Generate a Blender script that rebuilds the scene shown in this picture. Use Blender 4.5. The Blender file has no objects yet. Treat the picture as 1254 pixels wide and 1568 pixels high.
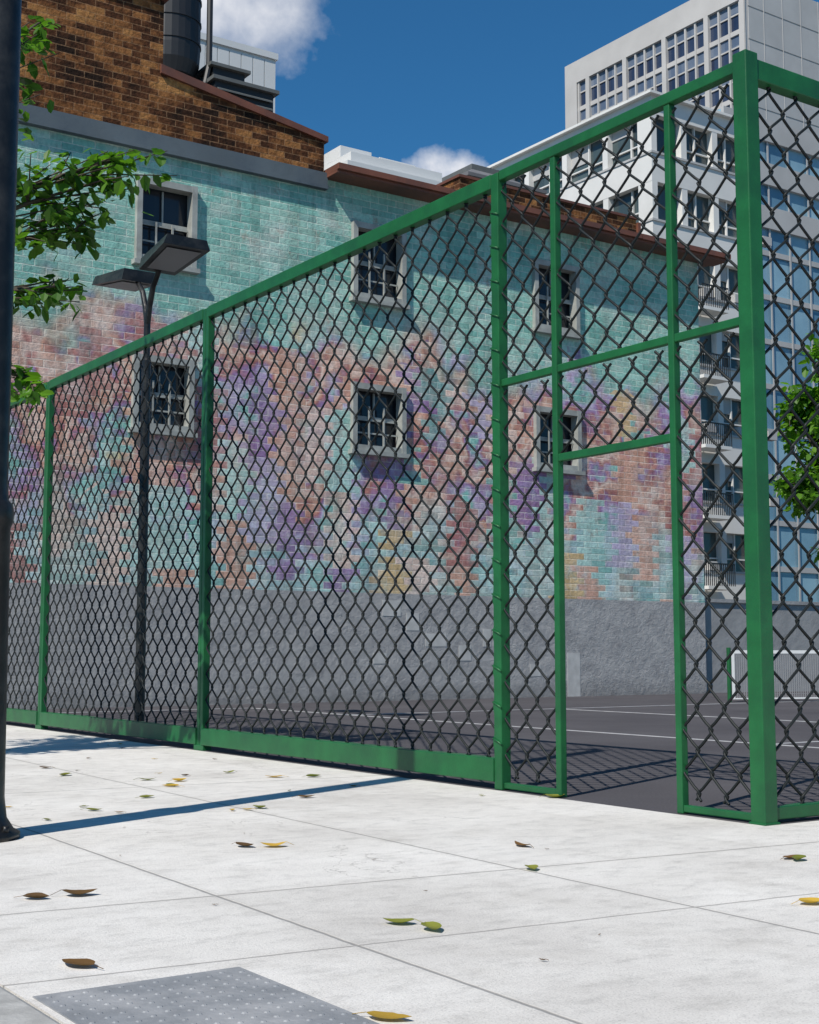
import bpy, math, random
from mathutils import Vector, noise as mnoise
random.seed(7)
S=bpy.context.scene
S.view_settings.view_transform='Standard'; S.view_settings.look='None'; S.view_settings.exposure=0

# ------------------------------------------------------------------ node helpers
class NT:
    def __init__(s,name):
        s.m=bpy.data.materials.new(name); s.m.use_nodes=True
        s.t=s.m.node_tree; s.n=s.t.nodes; s.l=s.t.links
        s.b=s.n['Principled BSDF']
    def new(s,typ,**kw):
        nd=s.n.new(typ)
        for k,v in kw.items(): setattr(nd,k,v)
        return nd
    def put(s,sock,v):
        if isinstance(v,bpy.types.NodeSocket): s.l.new(v,sock)
        elif v is not None:
            if isinstance(v,(tuple,list)) and len(v)==3 and sock.type=='RGBA': v=(*v,1)
            sock.default_value=v
    def math(s,op,a,b=None,c=None,clamp=False):
        nd=s.new('ShaderNodeMath',operation=op,use_clamp=clamp)
        s.put(nd.inputs[0],a); s.put(nd.inputs[1],b)
        if c is not None: s.put(nd.inputs[2],c)
        return nd.outputs[0]
    def mix(s,f,a,b,blend='MIX'):
        nd=s.new('ShaderNodeMix',data_type='RGBA',blend_type=blend)
        s.put(nd.inputs[0],f); s.put(nd.inputs[6],a); s.put(nd.inputs[7],b)
        return nd.outputs[2]
    def comb(s,x,y,z):
        nd=s.new('ShaderNodeCombineXYZ')
        s.put(nd.inputs[0],x);s.put(nd.inputs[1],y);s.put(nd.inputs[2],z)
        return nd.outputs[0]
    def obj(s):
        tc=s.new('ShaderNodeTexCoord'); sp=s.new('ShaderNodeSeparateXYZ')
        s.l.new(tc.outputs['Object'],sp.inputs[0]); return tc.outputs['Object'],sp.outputs
    def noise(s,vec,scale,detail=3,rough=.55):
        nd=s.new('ShaderNodeTexNoise'); s.put(nd.inputs['Vector'],vec)
        nd.inputs['Scale'].default_value=scale; nd.inputs['Detail'].default_value=detail
        nd.inputs['Roughness'].default_value=rough
        return nd.outputs['Fac']
    def white(s,vec):
        nd=s.new('ShaderNodeTexWhiteNoise'); s.put(nd.inputs['Vector'],vec); return nd.outputs['Value']
    def ramp(s,f,stops,interp='LINEAR'):
        nd=s.new('ShaderNodeValToRGB'); cr=nd.color_ramp; cr.interpolation=interp
        while len(cr.elements)>1: cr.elements.remove(cr.elements[-1])
        cr.elements[0].position=stops[0][0]; c=stops[0][1]; cr.elements[0].color=(*c,1) if not isinstance(c,float) else (c,c,c,1)
        for p,c in stops[1:]:
            e=cr.elements.new(p); e.color=(*c,1) if not isinstance(c,float) else (c,c,c,1)
        s.put(nd.inputs[0],f); return nd.outputs[0]
    def bump(s,h,strength=.3,dist=.02):
        nd=s.new('ShaderNodeBump'); nd.inputs['Strength'].default_value=strength
        nd.inputs['Distance'].default_value=dist
        s.put(nd.inputs['Height'],h); s.l.new(nd.outputs[0],s.b.inputs['Normal'])

def simple(name,col,rough=.6,metal=0,var=.15,scale=3,bump=0,bscale=30,spec=.5,dirt=None,dscale=.6):
    t=NT(name); vec,_=t.obj()
    n=t.noise(vec,scale,5)
    c=t.mix(1.0,col,t.ramp(n,[(.25,1-var),(.75,1+0.0)]),'MULTIPLY')
    if dirt:
        d=t.ramp(t.noise(vec,dscale,6,.65),[(.45,0.0),(.7,1.0)])
        c=t.mix(d,c,dirt)
    t.put(t.b.inputs['Base Color'],c)
    t.b.inputs['Roughness'].default_value=rough; t.b.inputs['Metallic'].default_value=metal
    t.b.inputs['Specular IOR Level'].default_value=spec
    if bump: t.bump(t.noise(vec,bscale,4),bump,.02)
    return t.m

# ---- mural
def mural_mat():
    t=NT('mural_brick'); vec,o=t.obj(); x,y,z=o[0],o[1],o[2]
    BW,RH=.40,.13
    row=t.math('FLOOR',t.math('DIVIDE',z,RH))
    odd=t.math('SUBTRACT',1.0,t.math('MODULO',row,2.0))
    col=t.math('FLOOR',t.math('DIVIDE',t.math('ADD',x,t.math('MULTIPLY',odd,BW/2)),BW))
    sx=t.math('SUBTRACT',t.math('MULTIPLY',col,BW),t.math('MULTIPLY',odd,BW/2))
    sz=t.math('MULTIPLY',row,RH)
    br=t.new('ShaderNodeTexBrick')
    wob=t.math('MULTIPLY',t.math('SUBTRACT',t.noise(vec,9,3),.5),.014)
    t.put(br.inputs['Vector'],t.comb(t.math('ADD',x,wob),t.math('ADD',z,wob),0.0))
    br.inputs['Scale'].default_value=1; br.inputs['Brick Width'].default_value=BW
    br.inputs['Row Height'].default_value=RH; br.inputs['Mortar Size'].default_value=.011
    br.inputs['Mortar Smooth'].default_value=.4
    mortar=br.outputs['Fac']
    sv=t.comb(sx,3.0,sz); rnd=t.white(sv)
    TE=(.19,.50,.43);TL=(.44,.68,.61);SA=(.70,.36,.25);PI=(.80,.57,.47);PU=(.32,.18,.39);RB=(.46,.16,.14);OC=(.72,.47,.20);LI=(.52,.44,.62);TD=(.12,.37,.36)
    n=t.noise(t.comb(x,7.0,t.math('MULTIPLY',z,.8)),.42,4,.60)
    n=t.math('ADD',n,t.math('MULTIPLY',t.math('SUBTRACT',rnd,.5),.03))
    field=t.ramp(n,[(.34,TL),(.40,TE),(.43,LI),(.455,PU),(.485,RB),(.51,SA),(.535,PI),(.56,RB),(.58,PU),(.605,TE),(.64,TL),(.68,OC)])
    xd=t.math('ADD',sx,t.math('MULTIPLY',t.math('SUBTRACT',t.noise(sv,1.3,2),.5),1.0))
    cx=t.math('FLOOR',t.math('DIVIDE',xd,.56))
    off=t.math('MULTIPLY',t.white(t.comb(cx,4.0,1.0)),5.0)
    cz=t.math('FLOOR',t.math('ADD',t.math('DIVIDE',sz,1.45),off))
    k=t.white(t.comb(cx,cz,2.0)); k2=t.white(t.comb(cx,cz,9.0))
    stroke=t.ramp(k,[(0.0,SA),(.18,TE),(.30,PI),(.44,PU),(.54,OC),(.58,TL),(.74,RB),(.87,LI),(.95,TD)],'CONSTANT')
    zn=t.math('MULTIPLY',t.math('SUBTRACT',t.noise(vec,.55,3,.6),.5),4.0)
    zz=t.math('ADD',z,zn)
    dens=t.ramp(t.math('DIVIDE',zz,10.0),[(.2,.42),(.36,.52),(.60,.42),(.70,.0)])
    smask=t.math('LESS_THAN',k2,dens)
    smask=t.math('MULTIPLY',smask,t.ramp(t.noise(vec,3,5,.7),[(.30,.35),(.5,.9)]))
    ta=t.math('MULTIPLY',t.math('SUBTRACT',zz,6.4),1.4,clamp=True)
    tealv=t.ramp(t.noise(t.comb(sx,3.0,t.math('MULTIPLY',sz,2.0)),.8,4,.65),[(.35,(.14,.41,.35)),(.48,(.22,.51,.43)),(.58,(.36,.61,.51)),(.68,(.18,.43,.42)),(.75,(.54,.62,.50))])
    c=t.mix(ta,field,tealv)
    lo=t.math('MULTIPLY',t.math('SUBTRACT',3.9,t.math('ADD',z,t.math('MULTIPLY',t.math('SUBTRACT',t.noise(t.comb(t.math('MULTIPLY',sx,3.0),2.0,sz),.5,3),.5),6.0))),.9,clamp=True)
    c=t.mix(t.math('MULTIPLY',lo,.8),c,t.mix(rnd,(.24,.53,.49),(.50,.70,.67)))
    c=t.mix(smask,c,stroke)
    c=t.mix(.10,c,(.52,.50,.47))
    c=t.mix(t.ramp(t.noise(vec,1.3,6,.7),[(.49,0.0),(.65,.40)]),c,(.70,.66,.61))
    c=t.mix(t.ramp(t.noise(vec,2.1,7,.75),[(.57,0.0),(.68,.5)]),c,(.36,.18,.13))
    val=t.math('ADD',.85,t.math('MULTIPLY',rnd,.26))
    c=t.mix(1.0,c,t.comb(val,val,val),'MULTIPLY')
    mc=t.mix(.5,c,(.82,.80,.72))
    c=t.mix(t.math('MULTIPLY',mortar,t.ramp(t.noise(vec,1.7,4),[(.4,.3),(.6,.95)])),c,mc)
    st=t.ramp(t.noise(t.comb(t.math('MULTIPLY',x,2.5),0.0,t.math('MULTIPLY',z,.3)),1.3,6,.7),[(.48,1.0),(.72,.62)])
    c=t.mix(1.0,c,st,'MULTIPLY')
    c=t.mix(1.0,c,t.ramp(t.noise(vec,16,5,.75),[(.3,.72),(.55,1.05)]),'MULTIPLY')
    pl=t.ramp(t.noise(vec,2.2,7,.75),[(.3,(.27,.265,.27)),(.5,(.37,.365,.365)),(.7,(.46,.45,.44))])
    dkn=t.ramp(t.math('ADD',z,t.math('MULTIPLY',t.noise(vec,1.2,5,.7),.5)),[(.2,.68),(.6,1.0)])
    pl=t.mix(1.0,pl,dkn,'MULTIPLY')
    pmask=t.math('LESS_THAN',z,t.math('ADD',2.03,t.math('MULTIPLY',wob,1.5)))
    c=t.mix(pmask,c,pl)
    t.put(t.b.inputs['Base Color'],c); t.b.inputs['Roughness'].default_value=.9
    t.b.inputs['Specular IOR Level'].default_value=.12
    hb=t.math('SUBTRACT',t.math('MULTIPLY',t.noise(vec,14,5,.75),1.2),t.math('MULTIPLY',mortar,t.math('SUBTRACT',1.0,pmask)))
    hb=t.math('ADD',hb,t.math('MULTIPLY',rnd,.25))
    hb=t.math('ADD',hb,t.math('MULTIPLY',t.math('MULTIPLY',t.noise(vec,5,7,.78),pmask),4.0))
    t.bump(hb,.55,.03)
    return t.m

def oldbrick_mat():
    t=NT('old_brick'); vec,o=t.obj(); x,y,z=o
    xy=t.math('ADD',x,y)
    BW,RH=.34,.12
    row=t.math('FLOOR',t.math('DIVIDE',z,RH))
    odd=t.math('SUBTRACT',1.0,t.math('MODULO',row,2.0))
    col=t.math('FLOOR',t.math('DIVIDE',t.math('ADD',xy,t.math('MULTIPLY',odd,BW/2)),BW))
    br=t.new('ShaderNodeTexBrick'); t.put(br.inputs['Vector'],t.comb(xy,z,0.0))
    br.inputs['Scale'].default_value=1; br.inputs['Brick Width'].default_value=BW
    br.inputs['Row Height'].default_value=RH; br.inputs['Mortar Size'].default_value=.009
    mortar=br.outputs['Fac']
    wn=t.white(t.comb(col,row,0.0))
    n=t.noise(t.comb(xy,0.0,z),.7,6,.7)
    f=t.math('ADD',t.math('MULTIPLY',n,.8),t.math('MULTIPLY',wn,.16))
    c=t.ramp(f,[(.36,(.024,.014,.010)),(.46,(.095,.038,.018)),(.53,(.27,.115,.042)),(.63,(.47,.23,.08))])
    c=t.mix(t.math('MULTIPLY',mortar,.5),c,(.34,.20,.11))
    c=t.mix(1.0,c,t.ramp(t.noise(vec,14,5,.75),[(.3,.5),(.6,1.05)]),'MULTIPLY')
    t.put(t.b.inputs['Base Color'],c); t.b.inputs['Roughness'].default_value=.95
    t.b.inputs['Specular IOR Level'].default_value=.12
    t.bump(t.math('SUBTRACT',t.noise(vec,18,4),mortar),.6,.03)
    return t.m

def pavement_mat():
    t=NT('pavement_concrete'); vec,o=t.obj(); x,y=o[0],o[1]
    wob=t.math('MULTIPLY',t.math('SUBTRACT',t.noise(vec,6,3),.5),.016)
    xr=t.math('ADD',t.math('SUBTRACT',x,t.math('MULTIPLY',y,.03)),wob)
    yr=t.math('ADD',t.math('ADD',y,t.math('MULTIPLY',x,.10)),wob)
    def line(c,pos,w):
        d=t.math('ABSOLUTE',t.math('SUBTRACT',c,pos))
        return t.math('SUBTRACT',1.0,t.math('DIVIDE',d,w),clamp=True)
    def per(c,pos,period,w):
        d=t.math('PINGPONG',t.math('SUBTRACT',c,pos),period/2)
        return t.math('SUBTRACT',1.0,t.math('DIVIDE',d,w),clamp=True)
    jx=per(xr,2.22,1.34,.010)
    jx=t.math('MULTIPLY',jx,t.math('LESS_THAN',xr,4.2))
    jy=t.math('MAXIMUM',per(yr,4.96,4.2,.011),line(yr,3.92,.009))  # cross joints; the repeating line also paints in a thin cable shadow
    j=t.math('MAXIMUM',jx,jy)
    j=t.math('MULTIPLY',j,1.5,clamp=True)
    slab=t.white(t.comb(t.math('FLOOR',t.math('DIVIDE',t.math('SUBTRACT',xr,.88),1.34)),t.math('FLOOR',t.math('DIVIDE',t.math('SUBTRACT',yr,4.96),4.2)),0.0))
    big=t.noise(vec,.9,7,.66)
    c=t.ramp(big,[(.3,(.55,.52,.485)),(.5,(.67,.64,.60)),(.7,(.75,.72,.68))])
    mot=t.ramp(t.noise(t.comb(x,t.math('MULTIPLY',y,1.6),0.0),6,7,.78),[(.32,.78),(.50,1.0),(.7,1.05)])
    c=t.mix(1.0,c,mot,'MULTIPLY')
    sp=t.ramp(t.noise(vec,150,3,.6),[(.30,.62),(.45,1.0),(.7,1.08)])
    c=t.mix(.85,c,t.mix(1.0,c,sp,'MULTIPLY'))
    stn=t.ramp(t.noise(vec,1.7,8,.75),[(.55,0.0),(.72,.5)])
    c=t.mix(stn,c,(.45,.42,.38))
    vo=t.new('ShaderNodeTexVoronoi'); t.put(vo.inputs['Vector'],vec); vo.inputs['Scale'].default_value=9
    dot=t.math('LESS_THAN',vo.outputs['Distance'],t.math('MULTIPLY',t.noise(vec,3,2),.045))
    c=t.mix(t.math('MULTIPLY',dot,.5),c,(.25,.23,.20))
    sv=t.math('ADD',.95,t.math('MULTIPLY',slab,.07))
    c=t.mix(1.0,c,t.comb(sv,sv,sv),'MULTIPLY')
    halo=t.math('MAXIMUM',per(xr,2.22,1.34,.05),per(yr,4.96,4.2,.05))
    c=t.mix(t.math('MULTIPLY',t.math('MULTIPLY',halo,t.noise(vec,4,4)),.3),c,(.38,.36,.33))
    vc=t.new('ShaderNodeTexVoronoi',feature='DISTANCE_TO_EDGE'); vc.inputs['Scale'].default_value=.55
    dv=t.new('ShaderNodeVectorMath',operation='ADD'); nn=t.new('ShaderNodeTexNoise'); t.put(nn.inputs['Vector'],vec); nn.inputs['Scale'].default_value=2.5; nn.inputs['Detail'].default_value=6
    t.l.new(vec,dv.inputs[0]); t.l.new(nn.outputs['Color'],dv.inputs[1]); t.l.new(dv.outputs[0],vc.inputs['Vector'])
    crk=t.math('MULTIPLY',t.math('LESS_THAN',vc.outputs['Distance'],.0022),t.math('GREATER_THAN',t.noise(vec,.45,2),.53))
    c=t.mix(t.math('MULTIPLY',crk,.45),c,(.28,.26,.24))
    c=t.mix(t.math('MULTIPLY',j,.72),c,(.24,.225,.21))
    t.put(t.b.inputs['Base Color'],c); t.b.inputs['Roughness'].default_value=.9
    t.b.inputs['Specular IOR Level'].default_value=.15
    t.bump(t.math('SUBTRACT',t.noise(vec,55,6,.75),t.math('MULTIPLY',j,1.5)),.38,.012)
    return t.m

def court_mat():
    t=NT('court_asphalt'); vec,o=t.obj()
    c=t.ramp(t.noise(vec,.5,6,.6),[(.3,(.064,.060,.067)),(.7,(.096,.091,.098))])
    c=t.mix(1.0,c,t.ramp(t.noise(vec,60,3,.6),[(.3,.8),(.6,1.1)]),'MULTIPLY')
    t.put(t.b.inputs['Base Color'],c); t.b.inputs['Roughness'].default_value=.9
    t.b.inputs['Specular IOR Level'].default_value=.15
    t.bump(t.noise(vec,90,3),.2,.01); return t.m

def glass_mat(name,a,b,rough=.08,sc=(1,1,1)):
    t=NT(name); vec,o=t.obj()
    wn=t.white(t.comb(t.math('FLOOR',t.math('DIVIDE',t.math('ADD',o[0],.01),sc[0])),t.math('FLOOR',t.math('DIVIDE',o[1],sc[1])),t.math('FLOOR',t.math('DIVIDE',o[2],sc[2]))))
    c=t.mix(wn,a,b)
    c=t.mix(.4,c,t.mix(t.noise(vec,.7,3),a,b))
    t.put(t.b.inputs['Base Color'],c); t.b.inputs['Roughness'].default_value=rough
    t.b.inputs['Specular IOR Level'].default_value=.5
    return t.m

def leaf_mat(name,a,b,trans=.35):
    t=NT(name); vec,o=t.obj()
    geo=t.new('ShaderNodeNewGeometry')
    wn=geo.outputs['Random Per Island']
    c=t.mix(wn,a,b)
    c=t.mix(1.0,c,t.ramp(t.noise(vec,1.2,2),[(.35,.65),(.6,1.0)]),'MULTIPLY')
    t.put(t.b.inputs['Base Color'],c); t.b.inputs['Roughness'].default_value=.5
    tr=t.new('ShaderNodeBsdfTranslucent'); t.put(tr.inputs[0],t.mix(1.0,c,(1.6,1.8,.7),'MULTIPLY'))
    ms=t.new('ShaderNodeMixShader'); ms.inputs[0].default_value=trans
    t.l.new(t.b.outputs[0],ms.inputs[1]); t.l.new(tr.outputs[0],ms.inputs[2])
    t.l.new(ms.outputs[0],t.n['Material Output'].inputs[0]); return t.m

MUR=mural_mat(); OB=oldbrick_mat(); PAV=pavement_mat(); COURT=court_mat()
GREEN=simple('green_paint',(.014,.13,.038),.42,0,.35,6,.08,60,.4,dirt=(.010,.075,.027),dscale=2.5)
WIRE=simple('dark_wire_coating',(.012,.015,.015),.5,0,.3,10,spec=.3)
BLACK=simple('black_paint',(.012,.012,.013),.35,0,.3,8,.15,25,.4,dirt=(.035,.034,.032),dscale=6)
COPPER=simple('copper_coping',(.20,.07,.04),.6,0,.4,2,.1,12,dirt=(.085,.04,.032),dscale=1.2)
FASCIA=simple('grey_fascia',(.12,.15,.17),.75,0,.35,2,.1,12,dirt=(.06,.08,.10),dscale=1)
WHITE=simple('white_frame',(.40,.41,.38),.65,0,.35,5,dirt=(.24,.24,.22),dscale=3)
GLASSD=glass_mat('window_glass_dark',(.008,.009,.013),(.03,.033,.04),.12,(1.2,5,.5))
ROOF=simple('roof_grey',(.16,.16,.17),.9,0,.3,1)
CWALL=simple('rough_concrete',(.33,.33,.33),.9,0,.3,2,.5,8)
BWHITE=simple('white_render',(.72,.705,.675),.8,0,.18,.5)
TGREY=simple('tower_concrete',(.50,.475,.455),.8,0,.2,.25)
BGREY=simple('concrete_grey',(.47,.46,.45),.8,0,.2,.3)
PANEL=simple('white_panel',(.66,.66,.65),.6,0,.1,.5)
DARKM=simple('dark_metal',(.022,.022,.024),.5,0,.3,3)
GREYM=simple('grey_metal',(.13,.135,.13),.6,0,.3,3)
ASPH=simple('road_asphalt',(.05,.05,.052),.9,0,.3,3,.2,60)
GRND=simple('ground_earth',(.16,.15,.14),.95,0,.3,.2)
KERB=simple('kerb_granite',(.44,.43,.41),.8,0,.35,12,.2,40)
PLATE=simple('tactile_plate_grey',(.27,.28,.295),.6,0,.3,9,.15,60,dirt=(.36,.36,.365),dscale=4)
LINE=simple('court_line_paint',(.52,.52,.53),.7,0,.4,5)
BARK=simple('bark',(.09,.07,.05),.9,0,.4,8,.6,20)
TWG=glass_mat('tower_glass',(.012,.02,.05),(.05,.07,.12),.2,(50,1.5,3.4))
TWB=glass_mat('tower_blind_glass',(.05,.08,.14),(.20,.23,.28),.3,(50,1.5,3.4))
BWG=glass_mat('flat_glass',(.012,.025,.032),(.10,.135,.135),.15,(1.6,1.6,3.15))
BLUEG=glass_mat('blue_glass',(.02,.10,.20),(.34,.52,.60),.15,(2.0,50,3.0))
PATCHM=simple('pale_patch_paint',(.56,.55,.53),.85,0,.3,6)
TAPEM=simple('net_tape_white',(.75,.75,.74),.7,0,.1,6)
NETM=simple('net_grey',(.26,.26,.27),.8)
LENS=simple('lamp_lens',(.22,.22,.23),.45,0,.1,3)
LEAF1=leaf_mat('leaf_green',(.035,.115,.012),(.13,.28,.025),.42)
LEAF2=leaf_mat('leaf_bright',(.05,.155,.012),(.16,.34,.028),.45)

# ------------------------------------------------------------------ mesh builder
class MB:
    def __init__(s): s.v=[];s.f=[];s.m=[]
    def box(s,x0,x1,y0,y1,z0,z1,m=0):
        b=len(s.v)
        s.v+=[(x0,y0,z0),(x1,y0,z0),(x1,y1,z0),(x0,y1,z0),(x0,y0,z1),(x1,y0,z1),(x1,y1,z1),(x0,y1,z1)]
        for f in ((0,3,2,1),(4,5,6,7),(0,1,5,4),(1,2,6,5),(2,3,7,6),(3,0,4,7)):
            s.f.append(tuple(b+i for i in f)); s.m.append(m)
    def poly(s,pts,m=0):
        b=len(s.v); s.v+=[tuple(p) for p in pts]; s.f.append(tuple(range(b,b+len(pts)))); s.m.append(m)
    def hexa(s,P,m=0):
        b=len(s.v); s.v+=[tuple(p) for p in P]
        for f in ((0,3,2,1),(4,5,6,7),(0,1,5,4),(1,2,6,5),(2,3,7,6),(3,0,4,7)):
            s.f.append(tuple(b+i for i in f)); s.m.append(m)
    def tube(s,pts,rad,n=8,m=0,cap=True):
        pts=[Vector(p) for p in pts]; b=len(s.v); N=len(pts)
        if not isinstance(rad,(list,tuple)): rad=[rad]*N
        up=Vector((0.31,0.77,0.55)).normalized(); prev=None
        for i,p in enumerate(pts):
            t=(pts[min(i+1,N-1)]-pts[max(i-1,0)]); t.normalize()
            if prev is None:
                a=t.cross(up); 
                if a.length<.1: a=t.cross(Vector((1,0,0)))
            else: a=prev-t*prev.dot(t)
            a.normalize(); prev=a; c=t.cross(a)
            for k in range(n):
                an=2*math.pi*k/n
                s.v.append(tuple(p+(a*math.cos(an)+c*math.sin(an))*rad[i]))
        for i in range(N-1):
            for k in range(n):
                k2=(k+1)%n
                s.f.append((b+i*n+k,b+i*n+k2,b+(i+1)*n+k2,b+(i+1)*n+k)); s.m.append(m)
        if cap:
            s.f.append(tuple(b+k for k in range(n-1,-1,-1))); s.m.append(m)
            s.f.append(tuple(b+(N-1)*n+k for k in range(n))); s.m.append(m)
    def obj(s,name,mats,parent=None,smooth=False,bevel=0):
        me=bpy.data.meshes.new(name); me.from_pydata(s.v,[],s.f)
        for m in mats: me.materials.append(m)
        me.polygons.foreach_set('material_index',s.m)
        if smooth: me.polygons.foreach_set('use_smooth',[True]*len(s.f))
        me.update()
        o=bpy.data.objects.new(name,me); S.collection.objects.link(o)
        if parent: o.parent=parent
        if bevel:
            md=o.modifiers.new('bevel','BEVEL'); md.width=bevel; md.segments=2; md.limit_method='ANGLE'
        return o
def empty(name):
    e=bpy.data.objects.new(name,None); S.collection.objects.link(e); return e

# ------------------------------------------------------------------ ground
g=MB(); g.poly([(-1500,-1500,-.16),(2500,-1500,-.16),(2500,2500,-.16),(-1500,2500,-.16)]); g.obj('ground',[GRND])
g=MB(); g.box(-9,.95,-60,120,-.155,-.12); g.obj('road',[ASPH])
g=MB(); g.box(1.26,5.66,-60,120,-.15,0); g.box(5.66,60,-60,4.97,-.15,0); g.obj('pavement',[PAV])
g=MB(); g.box(5.66,60,4.97,22.3,-.14,0.0)
court=g.obj('sports_court',[COURT])
g=MB()
g.box(10.66,10.72,8.6,20.2,-.001,.004); g.box(10.73,30,17.15,17.21,-.001,.004)
g.box(10.73,30,9.3,9.36,-.001,.004);g.box(14.6,14.66,9.37,17.14,-.001,.004);g.box(7.2,10.65,20.2,20.26,-.001,.004)
g.obj('court_lines',[LINE],court)
k=MB(); y=-20.05
while y<60:
    k.box(.95,1.245,y,y+.985,-.15,.014); y+=1.0
k.obj('kerb',[KERB],bevel=.02)
# tactile plate
k=MB(); k.box(1.28,1.885,.2,3.62,-.01,.004)
for i in range(12):
    for j in range(60):
        cx=1.31+i*.05; cy=3.58-j*.05-(.025 if i%2 else 0)
        b=len(k.v); r=.009
        for rr,zz in ((r,.004),(r*.6,.007)):
            for q in range(6):
                a=q*math.pi/3; k.v.append((cx+rr*math.cos(a),cy+rr*math.sin(a),zz))
        for q in range(6):
            k.f.append((b+q,b+(q+1)%6,b+6+(q+1)%6,b+6+q)); k.m.append(0)
        k.f.append(tuple(b+6+q for q in range(6))); k.m.append(0)
k.obj('tactile_paving',[PLATE])

# ------------------------------------------------------------------ brick building
bb=empty('brick_building')
WY=21.8
wx=[(9.2,10.24),(13.62,14.74),(18.1,19.24)]
wz=[(4.8,5.92),(7.74,9.06)]
xs=[3.0]+[v for a in wx for v in a]+[23.0]
zs=[-.1]+[v for a in wz for v in a]+[10.0]
w=MB()
for i in range(len(xs)-1):
    for j in range(len(zs)-1):
        if i%2==1 and j%2==1: continue
        w.poly([(xs[i],WY,zs[j]),(xs[i+1],WY,zs[j]),(xs[i+1],WY,zs[j+1]),(xs[i],WY,zs[j+1])])
for a in wx:
    for b in wz:
        d=.22
        w.poly([(a[0],WY,b[0]),(a[0],WY,b[1]),(a[0],WY+d,b[1]),(a[0],WY+d,b[0])])
        w.poly([(a[1],WY,b[0]),(a[1],WY+d,b[0]),(a[1],WY+d,b[1]),(a[1],WY,b[1])])
        w.poly([(a[0],WY,b[0]),(a[0],WY+d,b[0]),(a[1],WY+d,b[0]),(a[1],WY,b[0])])
        w.poly([(a[0],WY,b[1]),(a[1],WY,b[1]),(a[1],WY+d,b[1]),(a[0],WY+d,b[1])])
w.poly([(23,WY,-.1),(23,34,-.1),(23,34,10),(23,WY,10)]); w.poly([(3,WY,-.1),(3,WY,10),(3,34,10),(3,34,-.1)])
w.poly([(3,34,-.1),(3,34,10),(23,34,10),(23,34,-.1)])
w.obj('wall',[MUR],bb)
r=MB(); r.box(3,23,WY+.01,34,9.9,9.98); r.obj('roof',[ROOF],bb)
# windows
w=MB()
for a in wx:
    for b in wz:
        x0,x1=a;z0,z1=b;fy=WY-.10
        w.box(x0-.05,x0+.05,fy,WY+.12,z0-.08,z1+.1,0); w.box(x1-.05,x1+.05,fy,WY+.12,z0-.08,z1+.1,0)
        w.box(x0+.05,x1-.05,fy+.005,WY+.12,z1-.02,z1+.095,0)
        w.box(x0-.10,x1+.10,fy-.05,WY+.12,z0-.16,z0-.08,0); w.box(x0+.05,x1-.05,fy+.01,WY+.12,z0-.08,z0+.03,0)
        w.poly([(x0,WY+.18,z0),(x1,WY+.18,z0),(x1,WY+.18,z1),(x0,WY+.18,z1)],1)
        zm=(z0+z1)/2+.02; W=x1-x0
        w.box(x0+.05,x1-.05,WY+.09,WY+.15,zm-.03,zm+.03,0)
        w.box((x0+x1)/2-.014,(x0+x1)/2+.014,WY+.12,WY+.16,zm+.03,z1-.04,0)
        for q in (1,2):
            xx=x0+.05+(W-.1)*q/3; w.box(xx-.016,xx+.016,WY+.02,WY+.05,z0+.03,zm+(.22 if b is wz[0] or a is not wx[0] else 0),0)
        for q in (1,2):
            zz=z0+.03+(zm-z0)*q/2.3; w.box(x0+.05,x1-.05,WY+.052,WY+.07,zz-.014,zz+.014,0)
w.obj('windows',[WHITE,GLASSD],bb)
# upper brick storey with sloping parapet
u=MB()
prof=[(3,9.97),(12.93,9.97),(12.93,10.6),(9.6,11.12),(9.6,12.45),(3,12.45)]
y0,y1=WY-.04,WY+.35
u.poly([(x,y0,z) for x,z in prof])
u.poly([(x,y1,z) for x,z in reversed(prof)])
for i in range(len(prof)):
    a=prof[i];b=prof[(i+1)%len(prof)]
    u.poly([(a[0],y0,a[1]),(a[0],y1,a[1]),(b[0],y1,b[1]),(b[0],y0,b[1])])
u.box(3,9.6,y1+.002,30,9.99,12.44)
u.obj('upper_brick',[OB],bb)
f=MB(); f.box(3,12.98,WY-.10,WY+.02,9.70,9.965); f.box(3,12.98,WY-.13,WY+.02,9.64,9.70); f.obj('fascia',[FASCIA],bb)
c=MB()
c.hexa([(9.55,WY-.10,11.10),(12.99,WY-.10,10.57),(12.99,WY+.42,10.57),(9.55,WY+.42,11.10),
        (9.55,WY-.10,11.26),(12.99,WY-.10,10.68),(12.99,WY+.42,10.68),(9.55,WY+.42,11.26)])
c.box(3,9.66,WY-.14,WY+.42,12.46,12.6)
x=12.96
while x<23.5:
    x2=min(x+2.6,23.55); c.box(x,x2-.012,WY-.54,WY+.3,9.93+random.uniform(-.004,.004),10.04); x=x2
c.box(12.96,23.5,WY-.47,WY-.002,9.87,9.925)
c.obj('coping',[COPPER],bb)
p=MB(); p.box(17.8,23.2,24,25.9,9.99,11.52); p.obj('roof_parapet',[OB],bb)
p=MB(); p.box(17.76,23.24,23.96,25.94,11.53,11.59); p.box(23.21,23.3,23.93,26,9.99,11.45); p.obj('parapet_cap',[COPPER],bb)
p=MB()
for x,z,a,b in ((14.3,1.75,.42,.3),(14.85,1.5,.3,.34),(15.3,1.15,.5,.25),(16.1,.9,.3,.3),(16.7,1.2,.2,.35),(17.9,.55,.28,.25),(18.9,.45,.35,.9),(14.1,.8,.3,.2)):
    p.box(x,x+a,WY-.006,WY+.01,z-b/2,z+b/2)
p.obj('paint_patches',[PATCHM],bb)
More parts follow.
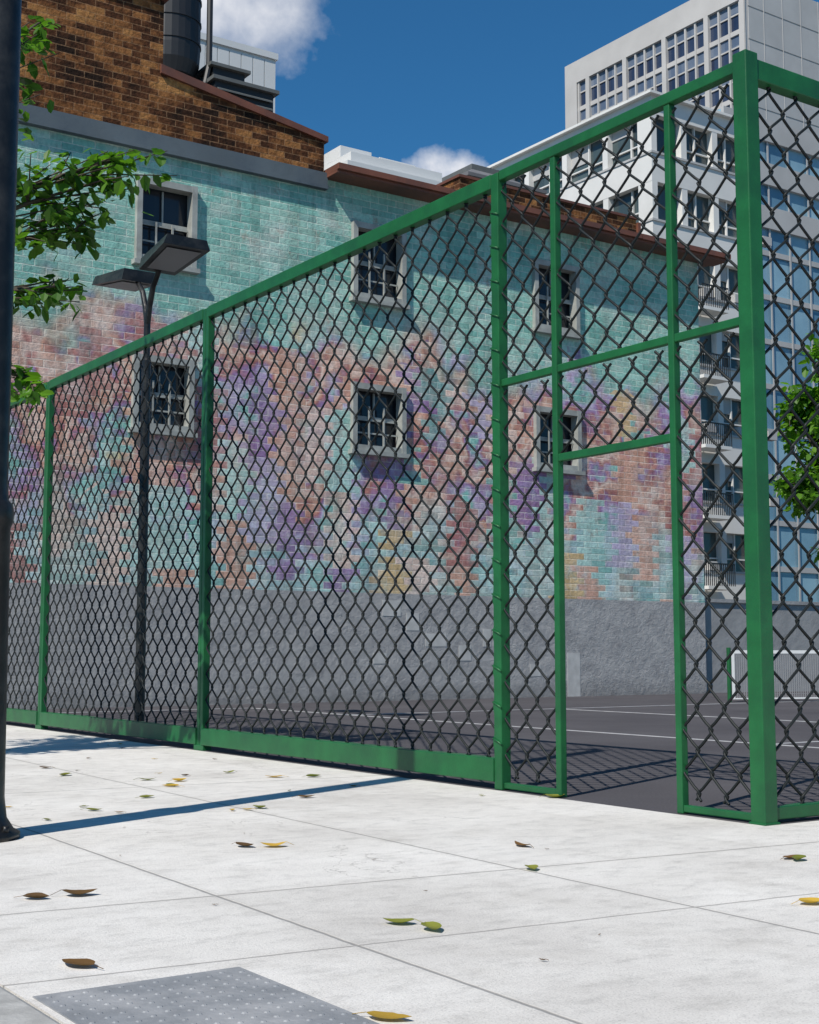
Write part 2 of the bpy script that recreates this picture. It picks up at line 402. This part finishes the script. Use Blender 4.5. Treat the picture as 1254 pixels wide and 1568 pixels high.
# water tank on roof
t=MB(); cx,cy=11.72,26.2
t.tube([(cx,cy,12.95),(cx,cy,13.0),(cx,cy,13.12),(cx,cy,13.4),(cx,cy,13.7),(cx,cy,17.2)],[.15,.35,.52,.62,.64,.64],28,0)
for zz in (13.8,14.3,14.8,15.3,15.8,16.3): t.tube([(cx,cy,zz),(cx,cy,zz+.05)],[.66,.66],28,0)
t.tube([(cx,cy,17.2),(cx,cy,17.8)],[.72,.05],28,0)
for a in range(4):
    dx=.4*math.cos(a*math.pi/2+.6);dy=.4*math.sin(a*math.pi/2+.6)
    t.tube([(cx+dx,cy+dy,9.98),(cx+dx,cy+dy,13.15)],.05,8,0)
t.tube([(cx+.55,cy-.5,9.98),(cx+.55,cy-.5,12.6),(cx+.6,cy-.5,13.0),(cx+.68,cy-.5,13.4),(cx+.68,cy-.5,17)],.065,8,0)
t.obj('water_tank',[DARKM],smooth=False)
t=MB()
t.box(12.4,13.8,25.4,26.8,9.98,12.98,0); t.box(12.32,13.9,25.3,26.9,12.98,13.06,1)
t.box(12.45,13.2,25.6,26.5,13.06,13.36,0); t.box(12.35,13.3,25.5,26.6,13.36,13.43,1)
for q in range(10): t.hexa([(12.45,25.4,11.2+q*.18),(13.75,25.4,11.2+q*.18),(13.75,25.32,11.14+q*.18),(12.45,25.32,11.14+q*.18),(12.45,25.4,11.23+q*.18),(13.75,25.4,11.23+q*.18),(13.75,25.32,11.17+q*.18),(12.45,25.32,11.17+q*.18)],1)
t.box(13.8,14.3,25.8,26.6,9.98,12.5,1); t.box(13.75,14.35,25.75,26.65,12.5,12.56,0)
t.obj('rooftop_air_handler',[DARKM,GREYM])

b=MB(); b.box(23.02,58,21.95,22.25,-.14,2.05); b.box(23.02,58,21.9,22.3,2.05,2.13); b.obj('concrete_wall',[CWALL])

# ------------------------------------------------------------------ fence
fe=empty('chain_link_fence')
wires=MB()
RW=.0086
def wire_panel(a0,a1,z0,z1,P,depth):
    n=max(1,round((a1-a0)/.112)); wd=(a1-a0)/n; hh=.120
    for i in range(n):
        base=a0+i*wd
        pts=[]
        j=math.ceil(z0/hh)
        lean=random.uniform(-.004,.004)
        while j*hh<=z1+1e-6:
            right=((j+i)%2==0)
            ov=.011
            xc=base+wd+ov if right else base-ov
            xi=base+wd-.004 if right else base+.004
            xj=base+wd-.026 if right else base+.026
            s=.008 if right else -.008
            zc=j*hh+lean
            if zc-.036>z0: pts.append(P(xj,-s,zc-.036))
            if zc-.02>z0: pts.append(P(xi,-s*.8,zc-.018))
            pts.append(P(xc,0,zc))
            if zc+.02<z1: pts.append(P(xi,s*.8,zc+.018))
            if zc+.036<z1: pts.append(P(xj,s,zc+.036))
            j+=1
        # tie the wire ends into the frame
        if len(pts)>1: wires.tube(pts,RW,5,0,cap=False)
FX=5.72
PX=lambda a,d,z:(FX+d,a,z)
PY=lambda a,d,z:(a,5.03+d,z)
for a0,a1,z0,z1 in ((5.09,5.60,.03,2.72),(5.09,5.60,2.72,4.17),(5.63,6.64,2.14,2.74),(5.63,6.64,2.72,4.17),(6.68,7.22,.03,2.72),(6.68,7.22,2.72,4.17),
                    (7.30,11.70,.15,4.16),(11.83,16.05,.15,4.16),(16.18,18.3,.15,4.16)):
    wire_panel(a0,a1,z0,z1,PX,0)
for a0,a1 in ((5.80,10.1),(10.24,14.6),(14.74,19)):
    wire_panel(a0,a1,.05,4.16,PY,0)
wires.obj('wire_mesh',[WIRE],fe,smooth=True)
fr=MB()
def bx(y0,y1,z0,z1,h=.03): fr.box(FX-h,FX+h,y0,y1,z0,z1)
fr.box(5.67,5.77,4.98,5.08,0,4.24)
fr.box(5.66,5.78,4.97,5.09,-.01,.012)
bx(5.598,5.645,0,4.14,.026); bx(6.64,6.69,0,4.14,.026)
bx(7.22,7.30,0,4.2,.04)
bx(5.08,5.598,.01,.05,.022); bx(6.69,7.22,.01,.05,.022)
bx(5.08,7.22,4.14,4.21,.032)
bx(5.08,5.598,2.70,2.75,.022); bx(5.645,6.64,2.70,2.75,.022); bx(6.69,7.22,2.70,2.75,.022)
bx(5.645,6.64,2.12,2.17,.022)
for a,b_ in ((7.30,11.71),(11.83,16.06),(16.18,18.4)):
    bx(a,b_,4.10,4.205,.042); bx(a,b_,.05,.205,.05)
for yc in (11.77,16.12,18.46):
    bx(yc-.062,yc-.004,0,4.2,.035); bx(yc+.004,yc+.062,0,4.2,.035)
    bx(yc-.1,yc+.1,-.01,.05,.045)
def by(x0,x1,z0,z1,h=.03): fr.box(x0,x1,5.03-h,5.03+h,z0,z1)
by(5.77,19,4.09,4.21,.04); by(5.77,5.80,.09,4.09,.02); by(5.77,19,.02,.09,.035)
for xc in (10.17,14.67,19.06): by(xc-.06,xc+.06,0,4.09,.034)
fr.obj('frame',[GREEN],fe,bevel=.006)
tc=MB(); z=.3
while z<4.05:
    tc.tube([(FX-.044,7.215,z),(FX-.046,7.26,z+.02),(FX-.044,7.305,z+.035)],.006,6); 
    tc.tube([(FX-.02,7.30,z-.05),(FX-.012,7.322,z-.02),(FX-.01,7.328,z+.02),(FX-.02,7.30,z+.07)],.012,6); z+=.24
tc.obj('post_ties',[GREEN],fe,smooth=True)

# ------------------------------------------------------------------ near pole (street lamp)
sl=MB(); cx,cy=2.09,6.81
prof=[(0,.22),(.03,.22),(.045,.19),(.10,.155),(.2,.142),(1.52,.132),(1.55,.145),(1.60,.148),(1.64,.14),(1.66,.120),(1.74,.114),(4,.110),(8,.085)]
sl.tube([(cx,cy,z) for z,_ in prof],[r for _,r in prof],28,0)
sl.tube([(cx,cy,7.9),(cx-.3,cy,8.5),(cx-1.2,cy,8.9),(cx-2.2,cy,8.95)],[.06,.055,.045,.04],10,0)
sl.box(cx-3.0,cx-2.15,cy-.16,cy+.16,8.86,9.02,0); sl.box(cx-2.95,cx-2.3,cy-.12,cy+.12,8.845,8.86,1)
for q in range(4):
    a=q*math.pi/2+.6; sl.tube([(cx+.19*math.cos(a),cy+.19*math.sin(a),.03),(cx+.19*math.cos(a),cy+.19*math.sin(a),.07)],.016,6,0)
o_=sl.obj('street_lamp',[BLACK,LENS],smooth=False)
for pp in o_.data.polygons: pp.use_smooth=len(pp.vertices)==4 and pp.material_index==0 and pp.center.z<7.8
# twin-head lamp in the court
sl=MB(); cx,cy=6.74,15.6
sl.tube([(cx,cy,0),(cx,cy,.05),(cx,cy,.06),(cx,cy,4.5),(cx,cy,4.52),(cx,cy,5.1)],[.12,.12,.062,.056,.042,.04],16,0)
for s_ in (-1,1):
    sl.tube([(cx,cy,4.95),(cx,cy+s_*.06,5.18),(cx,cy+s_*.16,5.4),(cx,cy+s_*.34,5.58)],[.04,.038,.035,.035],10,0)
    ya,yb=cy+s_*.26,cy+s_*1.12
    W=.30
    P=[(cx-W*.8,ya,5.55),(cx+W*.8,ya,5.55),(cx+W,yb,5.66),(cx-W,yb,5.66),(cx-W*.7,ya,5.70),(cx+W*.7,ya,5.70),(cx+W*.85,yb,5.78),(cx-W*.85,yb,5.78)]
    if s_<0: P=[P[3],P[2],P[1],P[0],P[7],P[6],P[5],P[4]]
    sl.hexa(P,0)
    za=lambda yy:5.545+.11*(abs(yy-cy)-.26)/.86-.006
    y2,y3=cy+s_*.38,cy+s_*1.04
    L=[(cx-.18,y2,za(y2)),(cx+.18,y2,za(y2)),(cx+.22,y3,za(y3)),(cx-.22,y3,za(y3))]
    sl.hexa([(a,b,c_) for a,b,c_ in L]+[(a,b,c_+.004) for a,b,c_ in L],1)
sl.obj('twin_street_lamp',[BLACK,LENS],smooth=False,bevel=.012)

# ------------------------------------------------------------------ sports net
nt=empty('tennis_net')
n0=Vector((19.27,17.7,0)); dr=Vector((.83,-.30,0)).normalized(); Ln=7.0
m=MB(); H=.95
def np_(a,z,d=0): 
    q=n0+dr*a; return (q.x,q.y,z)
m.tube([np_(0,0),np_(0,H+.05)],.04,10,0); m.tube([np_(Ln,0),np_(Ln,H+.05)],.04,10,0); m.obj('posts',[GREEN],nt)
m=MB(); nx,ny=-dr.y*.012,dr.x*.012
def strip(a0,a1,z0,z1):
    A=n0+dr*a0;B=n0+dr*a1
    m.hexa([(A.x-nx,A.y-ny,z0),(B.x-nx,B.y-ny,z0),(B.x+nx,B.y+ny,z0),(A.x+nx,A.y+ny,z0),(A.x-nx,A.y-ny,z1),(B.x-nx,B.y-ny,z1),(B.x+nx,B.y+ny,z1),(A.x+nx,A.y+ny,z1)])
strip(.05,Ln-.05,H-.06,H); strip(.05,.11,.05,H-.061); strip(.115,Ln-.05,.05,.075)
m.obj('tape',[TAPEM],nt)
m=MB(); a=.12
while a<Ln-.1: m.tube([np_(a,.07),np_(a,H-.04)],.0055,3,0,False); a+=.045
z=.1
while z<H-.05: m.tube([np_(.1,z),np_(Ln-.06,z)],.0055,3,0,False); z+=.045
m.obj('netting',[NETM],nt)

# ------------------------------------------------------------------ background buildings
ap=empty('apartment_building')
b=MB(); X0,X1,Y0,Y1,HT=42.9,49.4,43.3,72,26.1
b.box(X0+.35,X1-.02,Y0+.35,Y1,-.1,25.6,1)
F=3.15
nf=8
b.box(X0,X1,Y0,Y1,25.25,HT,0)
for i in range(nf):
    zt=25.25-i*F
    b.box(X0,X1,Y0,Y1,max(zt-F,-.1),zt-1.75,0)
    zz0,zz1=zt-1.75,zt
    b.box(X0-.06,X1+.02,Y0-.06,Y0-.002,zz0-.10,zz0+.0,2); b.box(X0-.05,X0-.002,Y0,Y1,zz0-.10,zz0,2)
    y=Y0
    while y<Y1:
        b.box(X0+.01,X0+.34,y,y+(.9 if y==Y0 else .35),zz0,zz1,0); 
        b.box(X0+.22,X0+.33,y+1.5,y+1.58,zz0,zz1,0)
        b.box(X0+.24,X0+.335,y+.36,y+2.9,zz0+.55,zz0+.61,0)
        if random.random()<.5: b.box(X0+.30,X0+.345,y+1.58,y+2.9,zz1-random.uniform(.3,1.0),zz1,2)
        y+=2.9
    x=X0+1.9
    while x<X1:
        b.box(x,x+.35,Y0+.01,Y0+.34,zz0,zz1,0); b.box(x+1.05,x+1.12,Y0+.2,Y0+.33,zz0,zz1,0)
        b.box(x+.36,min(x+2.04,X1-.05),Y0+.24,Y0+.335,zz0+.55,zz0+.61,0)
        if random.random()<.5: b.box(x+.36,x+1.04,Y0+.25,Y0+.33,zz1-random.uniform(.3,1.1),zz1,2)
        if random.random()<.35: b.box(x+1.2,x+1.8,Y0-.1,Y0+.3,zz0+.02,zz0+.42,2)
        x+=2.05
b.box(X0-.25,X1+.1,Y0-.25,Y1,HT,HT+.12,0)
b.obj('facade',[BWHITE,BWG,BGREY],ap)
r=MB()
for i in range(2,nf):
    zf=25.25-i*F-1.75
    x0,x1=44.9,46.6
    r.box(x0,x1,Y0-1.0,Y0-.07,zf-.9,zf-.75,1)
    for q in range(15): r.box(x0+q*.12,x0+q*.12+.03,Y0-1.0,Y0-.97,zf-.75,zf+.2,0)
    r.box(x0,x1,Y0-1.01,Y0-.96,zf+.2,zf+.26,0)
    for q in range(8): r.box(x0,x0+.03,Y0-1+q*.12,Y0-.97+q*.12,zf-.75,zf+.2,0)
r.obj('balconies',[BLACK,BWHITE],ap)
# tower
tw=empty('office_tower')
b=MB(); X0,X1,Y0,Y1,HT=100.8,135,88.6,115.5,68.2
b.box(X0+.6,X1,Y0,Y1-.01,-.1,HT-.5,2)
b.box(X0,X0+.598,Y0,Y1,HT-2.6,HT,0); b.box(X0,X0+.598,Y1-2.0,Y1,-.1,HT-2.6,0); b.box(X0,X0+.598,Y0,Y0+.6,-.1,HT-2.6,0)
b.box(X0+.5,X1,Y0-.001,Y1-.02,HT-.5,HT,0)
b.poly([(X0+.42,Y0+.6,0),(X0+.42,Y0+.6,HT-2.6),(X0+.42,Y1-2.0,HT-2.6),(X0+.42,Y1-2.0,0)],1)
z=HT-2.6
while z>0:
    b.box(X0+.2,X0+.597,Y0+.6,Y1-2.0,z-3.4,z-2.9,0)
    b.box(X0+.3,X0+.597,Y0+.6,Y1-2.0,z-1.3,z-1.15,0)
    b.box(X0+.36,X0+.41,Y0+.6,Y1-2.0,z-1.15,z,3)
    z-=3.4
y=Y0+.6; i=0
while y<Y1-2.1:
    wd=.6 if i%4==3 else .2
    b.box(X0+.002 if i%4==3 else X0+.12,X0+.599,y,y+wd,-.1,HT-2.601,0); y+=1.4+(.4 if i%4==3 else 0); i+=1
z=HT
while z>0:
    b.box(X0+.6,X1,Y0-.06,Y0-.002,z-3.3,z-.06,2); z-=3.4
x=X0
while x<X1:
    b.box(x+.0,x+.10,Y0-.09,Y0-.061,0,HT,0); x+=2.8
b.obj('facade',[TGREY,TWG,BGREY,TWB],tw)
# glass office
go=empty('glass_office_building')
b=MB(); X0,X1,Y0,Y1=66,110,60,80
b.box(X0,X1,Y0,Y1,-.1,36.5,1)
z=36.5;i=0
while z>1:
    if z>30: b.box(X0-.2,X1,Y0-.25,Y0-.002,z-1.5,z,0); z-=3.0
    else: b.box(X0-.1,X1,Y0-.12,Y0-.002,z-.35,z,0); z-=3.0
x=X0
while x<X1: b.box(x,x+.15,Y0-.16,Y0-.126,0,36.4,0); x+=2.0
b.obj('facade',[BGREY,BLUEG],go)
wp=empty('white_panel_building')
b=MB(); b.box(12,24.5,45,60,-.1,23.7,0)
x=12.05
while x<24.4: b.box(x,x+.46,44.96,44.998,0,23.6,0); x+=.5
b.box(11.9,24.6,44.9,60.1,23.7,23.95,0); b.obj('facade',[PANEL],wp)
sb=empty('stepped_white_building')
b=MB(); b.box(27.9,36,45,60,-.1,20.0,0); b.box(27.7,33.2,44.8,60,20.0,20.35,0); b.box(28.1,32.6,45.2,59,20.35,20.9,0)
b.box(28.1,29.6,46,56,20.9,21.4,0); b.box(30.0,31.8,46,56,20.9,21.3,0)
for i in range(6): b.box(28.2,35.7,44.99,45.001,16.6-i*3,18.4-i*3,1)
b.obj('facade',[PANEL,BWG],sb,bevel=.08)
hh=empty('hip_roof_building')
b=MB(); b.box(33.9,37.5,45,52,-.1,20.9,0)
b.box(33.6,37.9,44.7,52.3,20.9,21.05,1)
pts=[(33.7,44.8,21.05),(37.8,44.8,21.05),(37.8,52.2,21.05),(33.7,52.2,21.05)]
t0=[(35,46.3,21.9),(36.6,46.3,21.9),(36.6,50.5,21.9),(35,50.5,21.9)]
b.hexa(pts+t0,1); b.box(35,36.6,46.3,50.5,21.9,22.15,0); b.obj('walls',[GREYM,ROOF],hh)

# ------------------------------------------------------------------ trees
def leaf(mb,c,size,mi=0,droop=.3):
    a=random.uniform(0,2*math.pi); e=random.uniform(-1.0,.5)-droop
    d=Vector((math.cos(a)*math.cos(e),math.sin(a)*math.cos(e),math.sin(e)))
    sdir=d.cross(Vector((0,0,1))).normalized(); sdir=(sdir+Vector((0,0,random.uniform(-.6,.6)))).normalized()
    nn=sdir.cross(d)
    L=size*random.uniform(.7,1.2); w_=L*.32
    p0=c; p1=c+d*L*.35+sdir*w_+nn*L*.06; p2=c+d*L*.75+sdir*w_*.7+nn*L*.05; p3=c+d*L; p4=c+d*L*.75-sdir*w_*.7+nn*L*.05; p5=c+d*L*.35-sdir*w_+nn*L*.06
    b=len(mb.v); mb.v+=[tuple(q) for q in (p0,p1,p2,p3,p4,p5)]
    mb.f+=[(b,b+1,b+2,b+3),(b,b+3,b+4,b+5)]; mb.m+=[mi,mi]
def tree(name,base,fork,clusters,lsize,lm,tr=.16):
    e=empty(name); base=Vector(base); fork=Vector(fork)
    w=MB(); lv=MB()
    pts=[base+(fork-base)*t_+Vector((math.sin(t_*5)*.06,math.cos(t_*4)*.05,0)) for t_ in (0,.05,.3,.6,1)]
    w.tube(pts,[tr*1.5,tr*1.15,tr,tr*.85,tr*.7],12)
    for (cx,cy,cz,rx,ry,rz,n,tw) in clusters:
        c=Vector((cx,cy,cz)); mid=(pts[-1]*.5+c*.5)+Vector((random.uniform(-.2,.2),random.uniform(-.2,.2),.15*(c-fork).length))
        path=[]
        for i in range(7):
            s=i/6; path.append(pts[-1]*(1-s)**2+mid*2*s*(1-s)+c*s*s)
        w.tube(path,[tr*.5*(1-.9*i/6)+.004 for i in range(7)],7)
        for k_ in range(tw):
            o=Vector((random.gauss(0,.5)*rx,random.gauss(0,.5)*ry,random.gauss(0,.5)*rz))
            st=path[random.choice((4,5,6))]
            en=c+o; mm=(st+en)/2+Vector((0,0,.1*rz))
            w.tube([st,mm,en],[.010*tr/.16+.003,.007*tr/.16+.002,.004],5)
            for q in range(max(1,n//tw)):
                s=random.random()**.6
                pos=st*(1-s)+en*s+Vector((random.gauss(0,.16)*rx,random.gauss(0,.16)*ry,random.gauss(0,.16)*rz))
                leaf(lv,pos,lsize)
    w.obj('trunk_and_limbs',[BARK],e,smooth=True); lv.obj('foliage',[lm],e)
cl=[(4.25,10.45,4.98,.42,.35,.12,120,12),(3.95,10.6,4.72,.5,.4,.18,160,12),(3.95,10.7,4.38,.38,.4,.24,170,12),(3.82,10.75,3.90,.34,.35,.18,150,10),(3.66,10.8,3.12,.22,.25,.22,120,8),(3.62,10.75,6.1,.2,.3,.25,110,6),
    (3.2,10.9,5.3,.5,.5,.5,220,10),(2.9,11.2,4.2,.5,.5,.5,220,10)]
for i in range(12):
    a=random.uniform(0,6.28); rr=random.uniform(.3,1.7); cl.append((1.3+rr*math.cos(a),11.8+rr*math.sin(a),random.uniform(4.0,7.0),.7,.7,.6,320,9))
tree('maple_tree',(1.6,11.6,0),(1.6,11.6,3.0),cl,.13,LEAF1,.11)
def crown(c,R,H,n,per):
    out=[]
    for i in range(n):
        u=Vector((random.gauss(0,1),random.gauss(0,1),random.gauss(0,1))).normalized()*random.uniform(.4,1)
        out.append((c[0]+u.x*R,c[1]+u.y*R,c[2]+u.z*H,R*.26,R*.26,H*.2,per,8))
    return out
tree('street_tree',(38.6,28.9,-.14),(38.6,28.9,3.6),crown((38.5,29.0,7.7),3.0,4.0,100,230),.33,LEAF2,.22)
tree('street_tree',(45.5,31,-.14),(45.5,31,3.6),crown((45.2,31,8.2),3.3,4.6,44,180),.36,LEAF2,.22)

# ------------------------------------------------------------------ fallen leaves
FL=[leaf_mat('dry_leaf_%d'%i,a,b,.15) for i,(a,b) in enumerate((((.13,.15,.02),(.26,.26,.04)),((.10,.055,.02),(.22,.11,.03)),((.55,.36,.04),(.65,.40,.06))))]
pos=[(2.62,3.89,0),(2.65,3.74,0),(3.72,4.53,0),(4.13,5.1,1),(1.78,5.03,1),(1.94,5.01,1),(1.51,3.9,1),(3.05,5.81,1),(3.16,5.74,2),(3.02,7.61,0),(3.86,7.19,0),(3.56,8.1,0),(4.38,7.54,1),(4.05,9.21,0),(3.98,8.67,2),(4.02,8.75,0),(4.79,9.41,0),(5.15,8.76,0),(3.69,9.89,0),(4.84,4.07,0),(4.86,4.13,1),(4.05,3.35,2),(1.93,2.91,2),(5.66,6.66,0),(6.1,4.75,1),(3.8,10.6,1),(4.2,9.0,2),(4.9,8.9,2),(3.4,10.9,0),(6.35,4.3,2)]
m=MB()
def fleaf(x,y,t_,L):
    a=random.uniform(0,6.28); Wd=L*random.uniform(.24,.33); cu=random.uniform(.15,.4); fold=random.uniform(.1,.5)
    ca,sa=math.cos(a),math.sin(a); b=len(m.v); n=8; tw_=random.uniform(-.3,.3)
    for i in range(n+1):
        s=i/n; wv=Wd*math.sin(math.pi*min(1,s*.97+.03))**.8*(1.15-.4*s)
        if i in(0,n): wv=.001
        for k_ in (-1,-.5,0,.5,1):
            lx=(s-.5)*L; ly=k_*wv; lz=.004+abs(k_)*wv*fold+max(0,k_*wv*tw_*(s-.3))+cu*L*(abs(s-.5)*1.6)**2*.6+random.uniform(0,.0015)
            m.v.append((x+lx*ca-ly*sa,y+lx*sa+ly*ca,lz))
    for i in range(n):
        for k_ in range(4):
            q=b+i*5+k_; m.f.append((q,q+1,q+6,q+5)); m.m.append(t_)
    m.tube([(x-L*.5*ca,y-L*.5*sa,.004+cu*L*.4),(x-L*.8*ca,y-L*.8*sa,.006)],.0012,4,t_)
for x,y,t_ in pos: fleaf(x,y,t_,random.uniform(.10,.135))
for i in range(26): fleaf(random.uniform(2.4,5.5),random.uniform(7,13),random.choice((0,1,1,2)),random.uniform(.03,.07))
for i in range(10): fleaf(random.uniform(1.4,5),random.uniform(3,7),1,random.uniform(.012,.025))
m.obj('fallen_leaves',FL,smooth=True)

# ------------------------------------------------------------------ world
SEL=math.radians(48); AZ=math.radians(23)
sun_dir=Vector((-math.cos(AZ)*math.cos(SEL),-math.sin(AZ)*math.cos(SEL),math.sin(SEL)))
W=bpy.data.worlds.new('World'); S.world=W; W.use_nodes=True
nt_=W.node_tree; N=nt_.nodes; Lk=nt_.links
bg=N['Background']; sky=N.new('ShaderNodeTexSky'); sky.sky_type='NISHITA'; sky.sun_disc=False
sky.sun_elevation=SEL; sky.sun_rotation=math.atan2(sun_dir.x,sun_dir.y)%(2*math.pi); sky.air_density=1.0; sky.dust_density=.4; sky.ozone_density=2.0
bg.inputs[1].default_value=.085
def mixw(f,a,b,bl='MIX'):
    nd=N.new('ShaderNodeMix'); nd.data_type='RGBA'; nd.blend_type=bl
    for i,v in ((0,f),(6,a),(7,b)):
        if isinstance(v,bpy.types.NodeSocket): Lk.new(v,nd.inputs[i])
        else: nd.inputs[i].default_value=v
    return nd.outputs[2]
def mw(op,a,b=None,cl_=False):
    nd=N.new('ShaderNodeMath'); nd.operation=op; nd.use_clamp=cl_
    for i,v in ((0,a),(1,b)):
        if v is None: continue
        if isinstance(v,bpy.types.NodeSocket): Lk.new(v,nd.inputs[i])
        else: nd.inputs[i].default_value=v
    return nd.outputs[0]
tcw=N.new('ShaderNodeTexCoord')
tint=mixw(1.0,sky.outputs[0],(.28,.80,1.12,1),'MULTIPLY')
def cloud(d,sx,sz,scale,seed):
    vs=N.new('ShaderNodeVectorMath'); vs.operation='SUBTRACT'; Lk.new(tcw.outputs['Generated'],vs.inputs[0]); vs.inputs[1].default_value=d
    vm=N.new('ShaderNodeVectorMath'); vm.operation='MULTIPLY'; Lk.new(vs.outputs[0],vm.inputs[0]); vm.inputs[1].default_value=(1/sx,1/sx,1/sz)
    ln=N.new('ShaderNodeVectorMath'); ln.operation='LENGTH'; Lk.new(vm.outputs[0],ln.inputs[0])
    no=N.new('ShaderNodeTexNoise'); Lk.new(tcw.outputs['Generated'],no.inputs['Vector']); no.inputs['Scale'].default_value=scale; no.inputs['Detail'].default_value=7; no.inputs['Roughness'].default_value=.55
    v=mw('ADD',mw('SUBTRACT',1.0,ln.outputs['Value']),mw('MULTIPLY',mw('SUBTRACT',no.outputs['Fac'],.5),2.0))
    return mw('MULTIPLY',v,1.2,True),no.outputs['Fac']
m1,n1=cloud((.395,.812,.440),.082,.046,14,0)
m2,n2=cloud((.556,.757,.340),.032,.015,30,1)
mk=mw('MAXIMUM',m1,m2)
mk=mw('MULTIPLY',mk,.93)
cc=mixw(n1,(7.2,7.6,8.7,1),(13.2,13.0,12.8,1))
fin=mixw(mk,tint,cc); Lk.new(fin,bg.inputs[0])
sd=bpy.data.lights.new('sun','SUN'); sd.energy=5.0; sd.angle=math.radians(.5); sd.color=(1,.95,.87)
so=bpy.data.objects.new('sun',sd); S.collection.objects.link(so); so.rotation_euler=sun_dir.to_track_quat('Z','Y').to_euler(); so.location=(0,0,40)
# ------------------------------------------------------------------ camera
cd=bpy.data.cameras.new('camera'); cam=bpy.data.objects.new('camera',cd); S.collection.objects.link(cam)
cd.sensor_fit='VERTICAL'; cd.sensor_height=36; cd.sensor_width=36; cd.lens=2100/1568*36; cd.clip_start=.05; cd.clip_end=5000
cam.location=(0,0,.9); cam.rotation_euler=(math.radians(90+5.87),0,math.radians(-34.4)); S.camera=cam
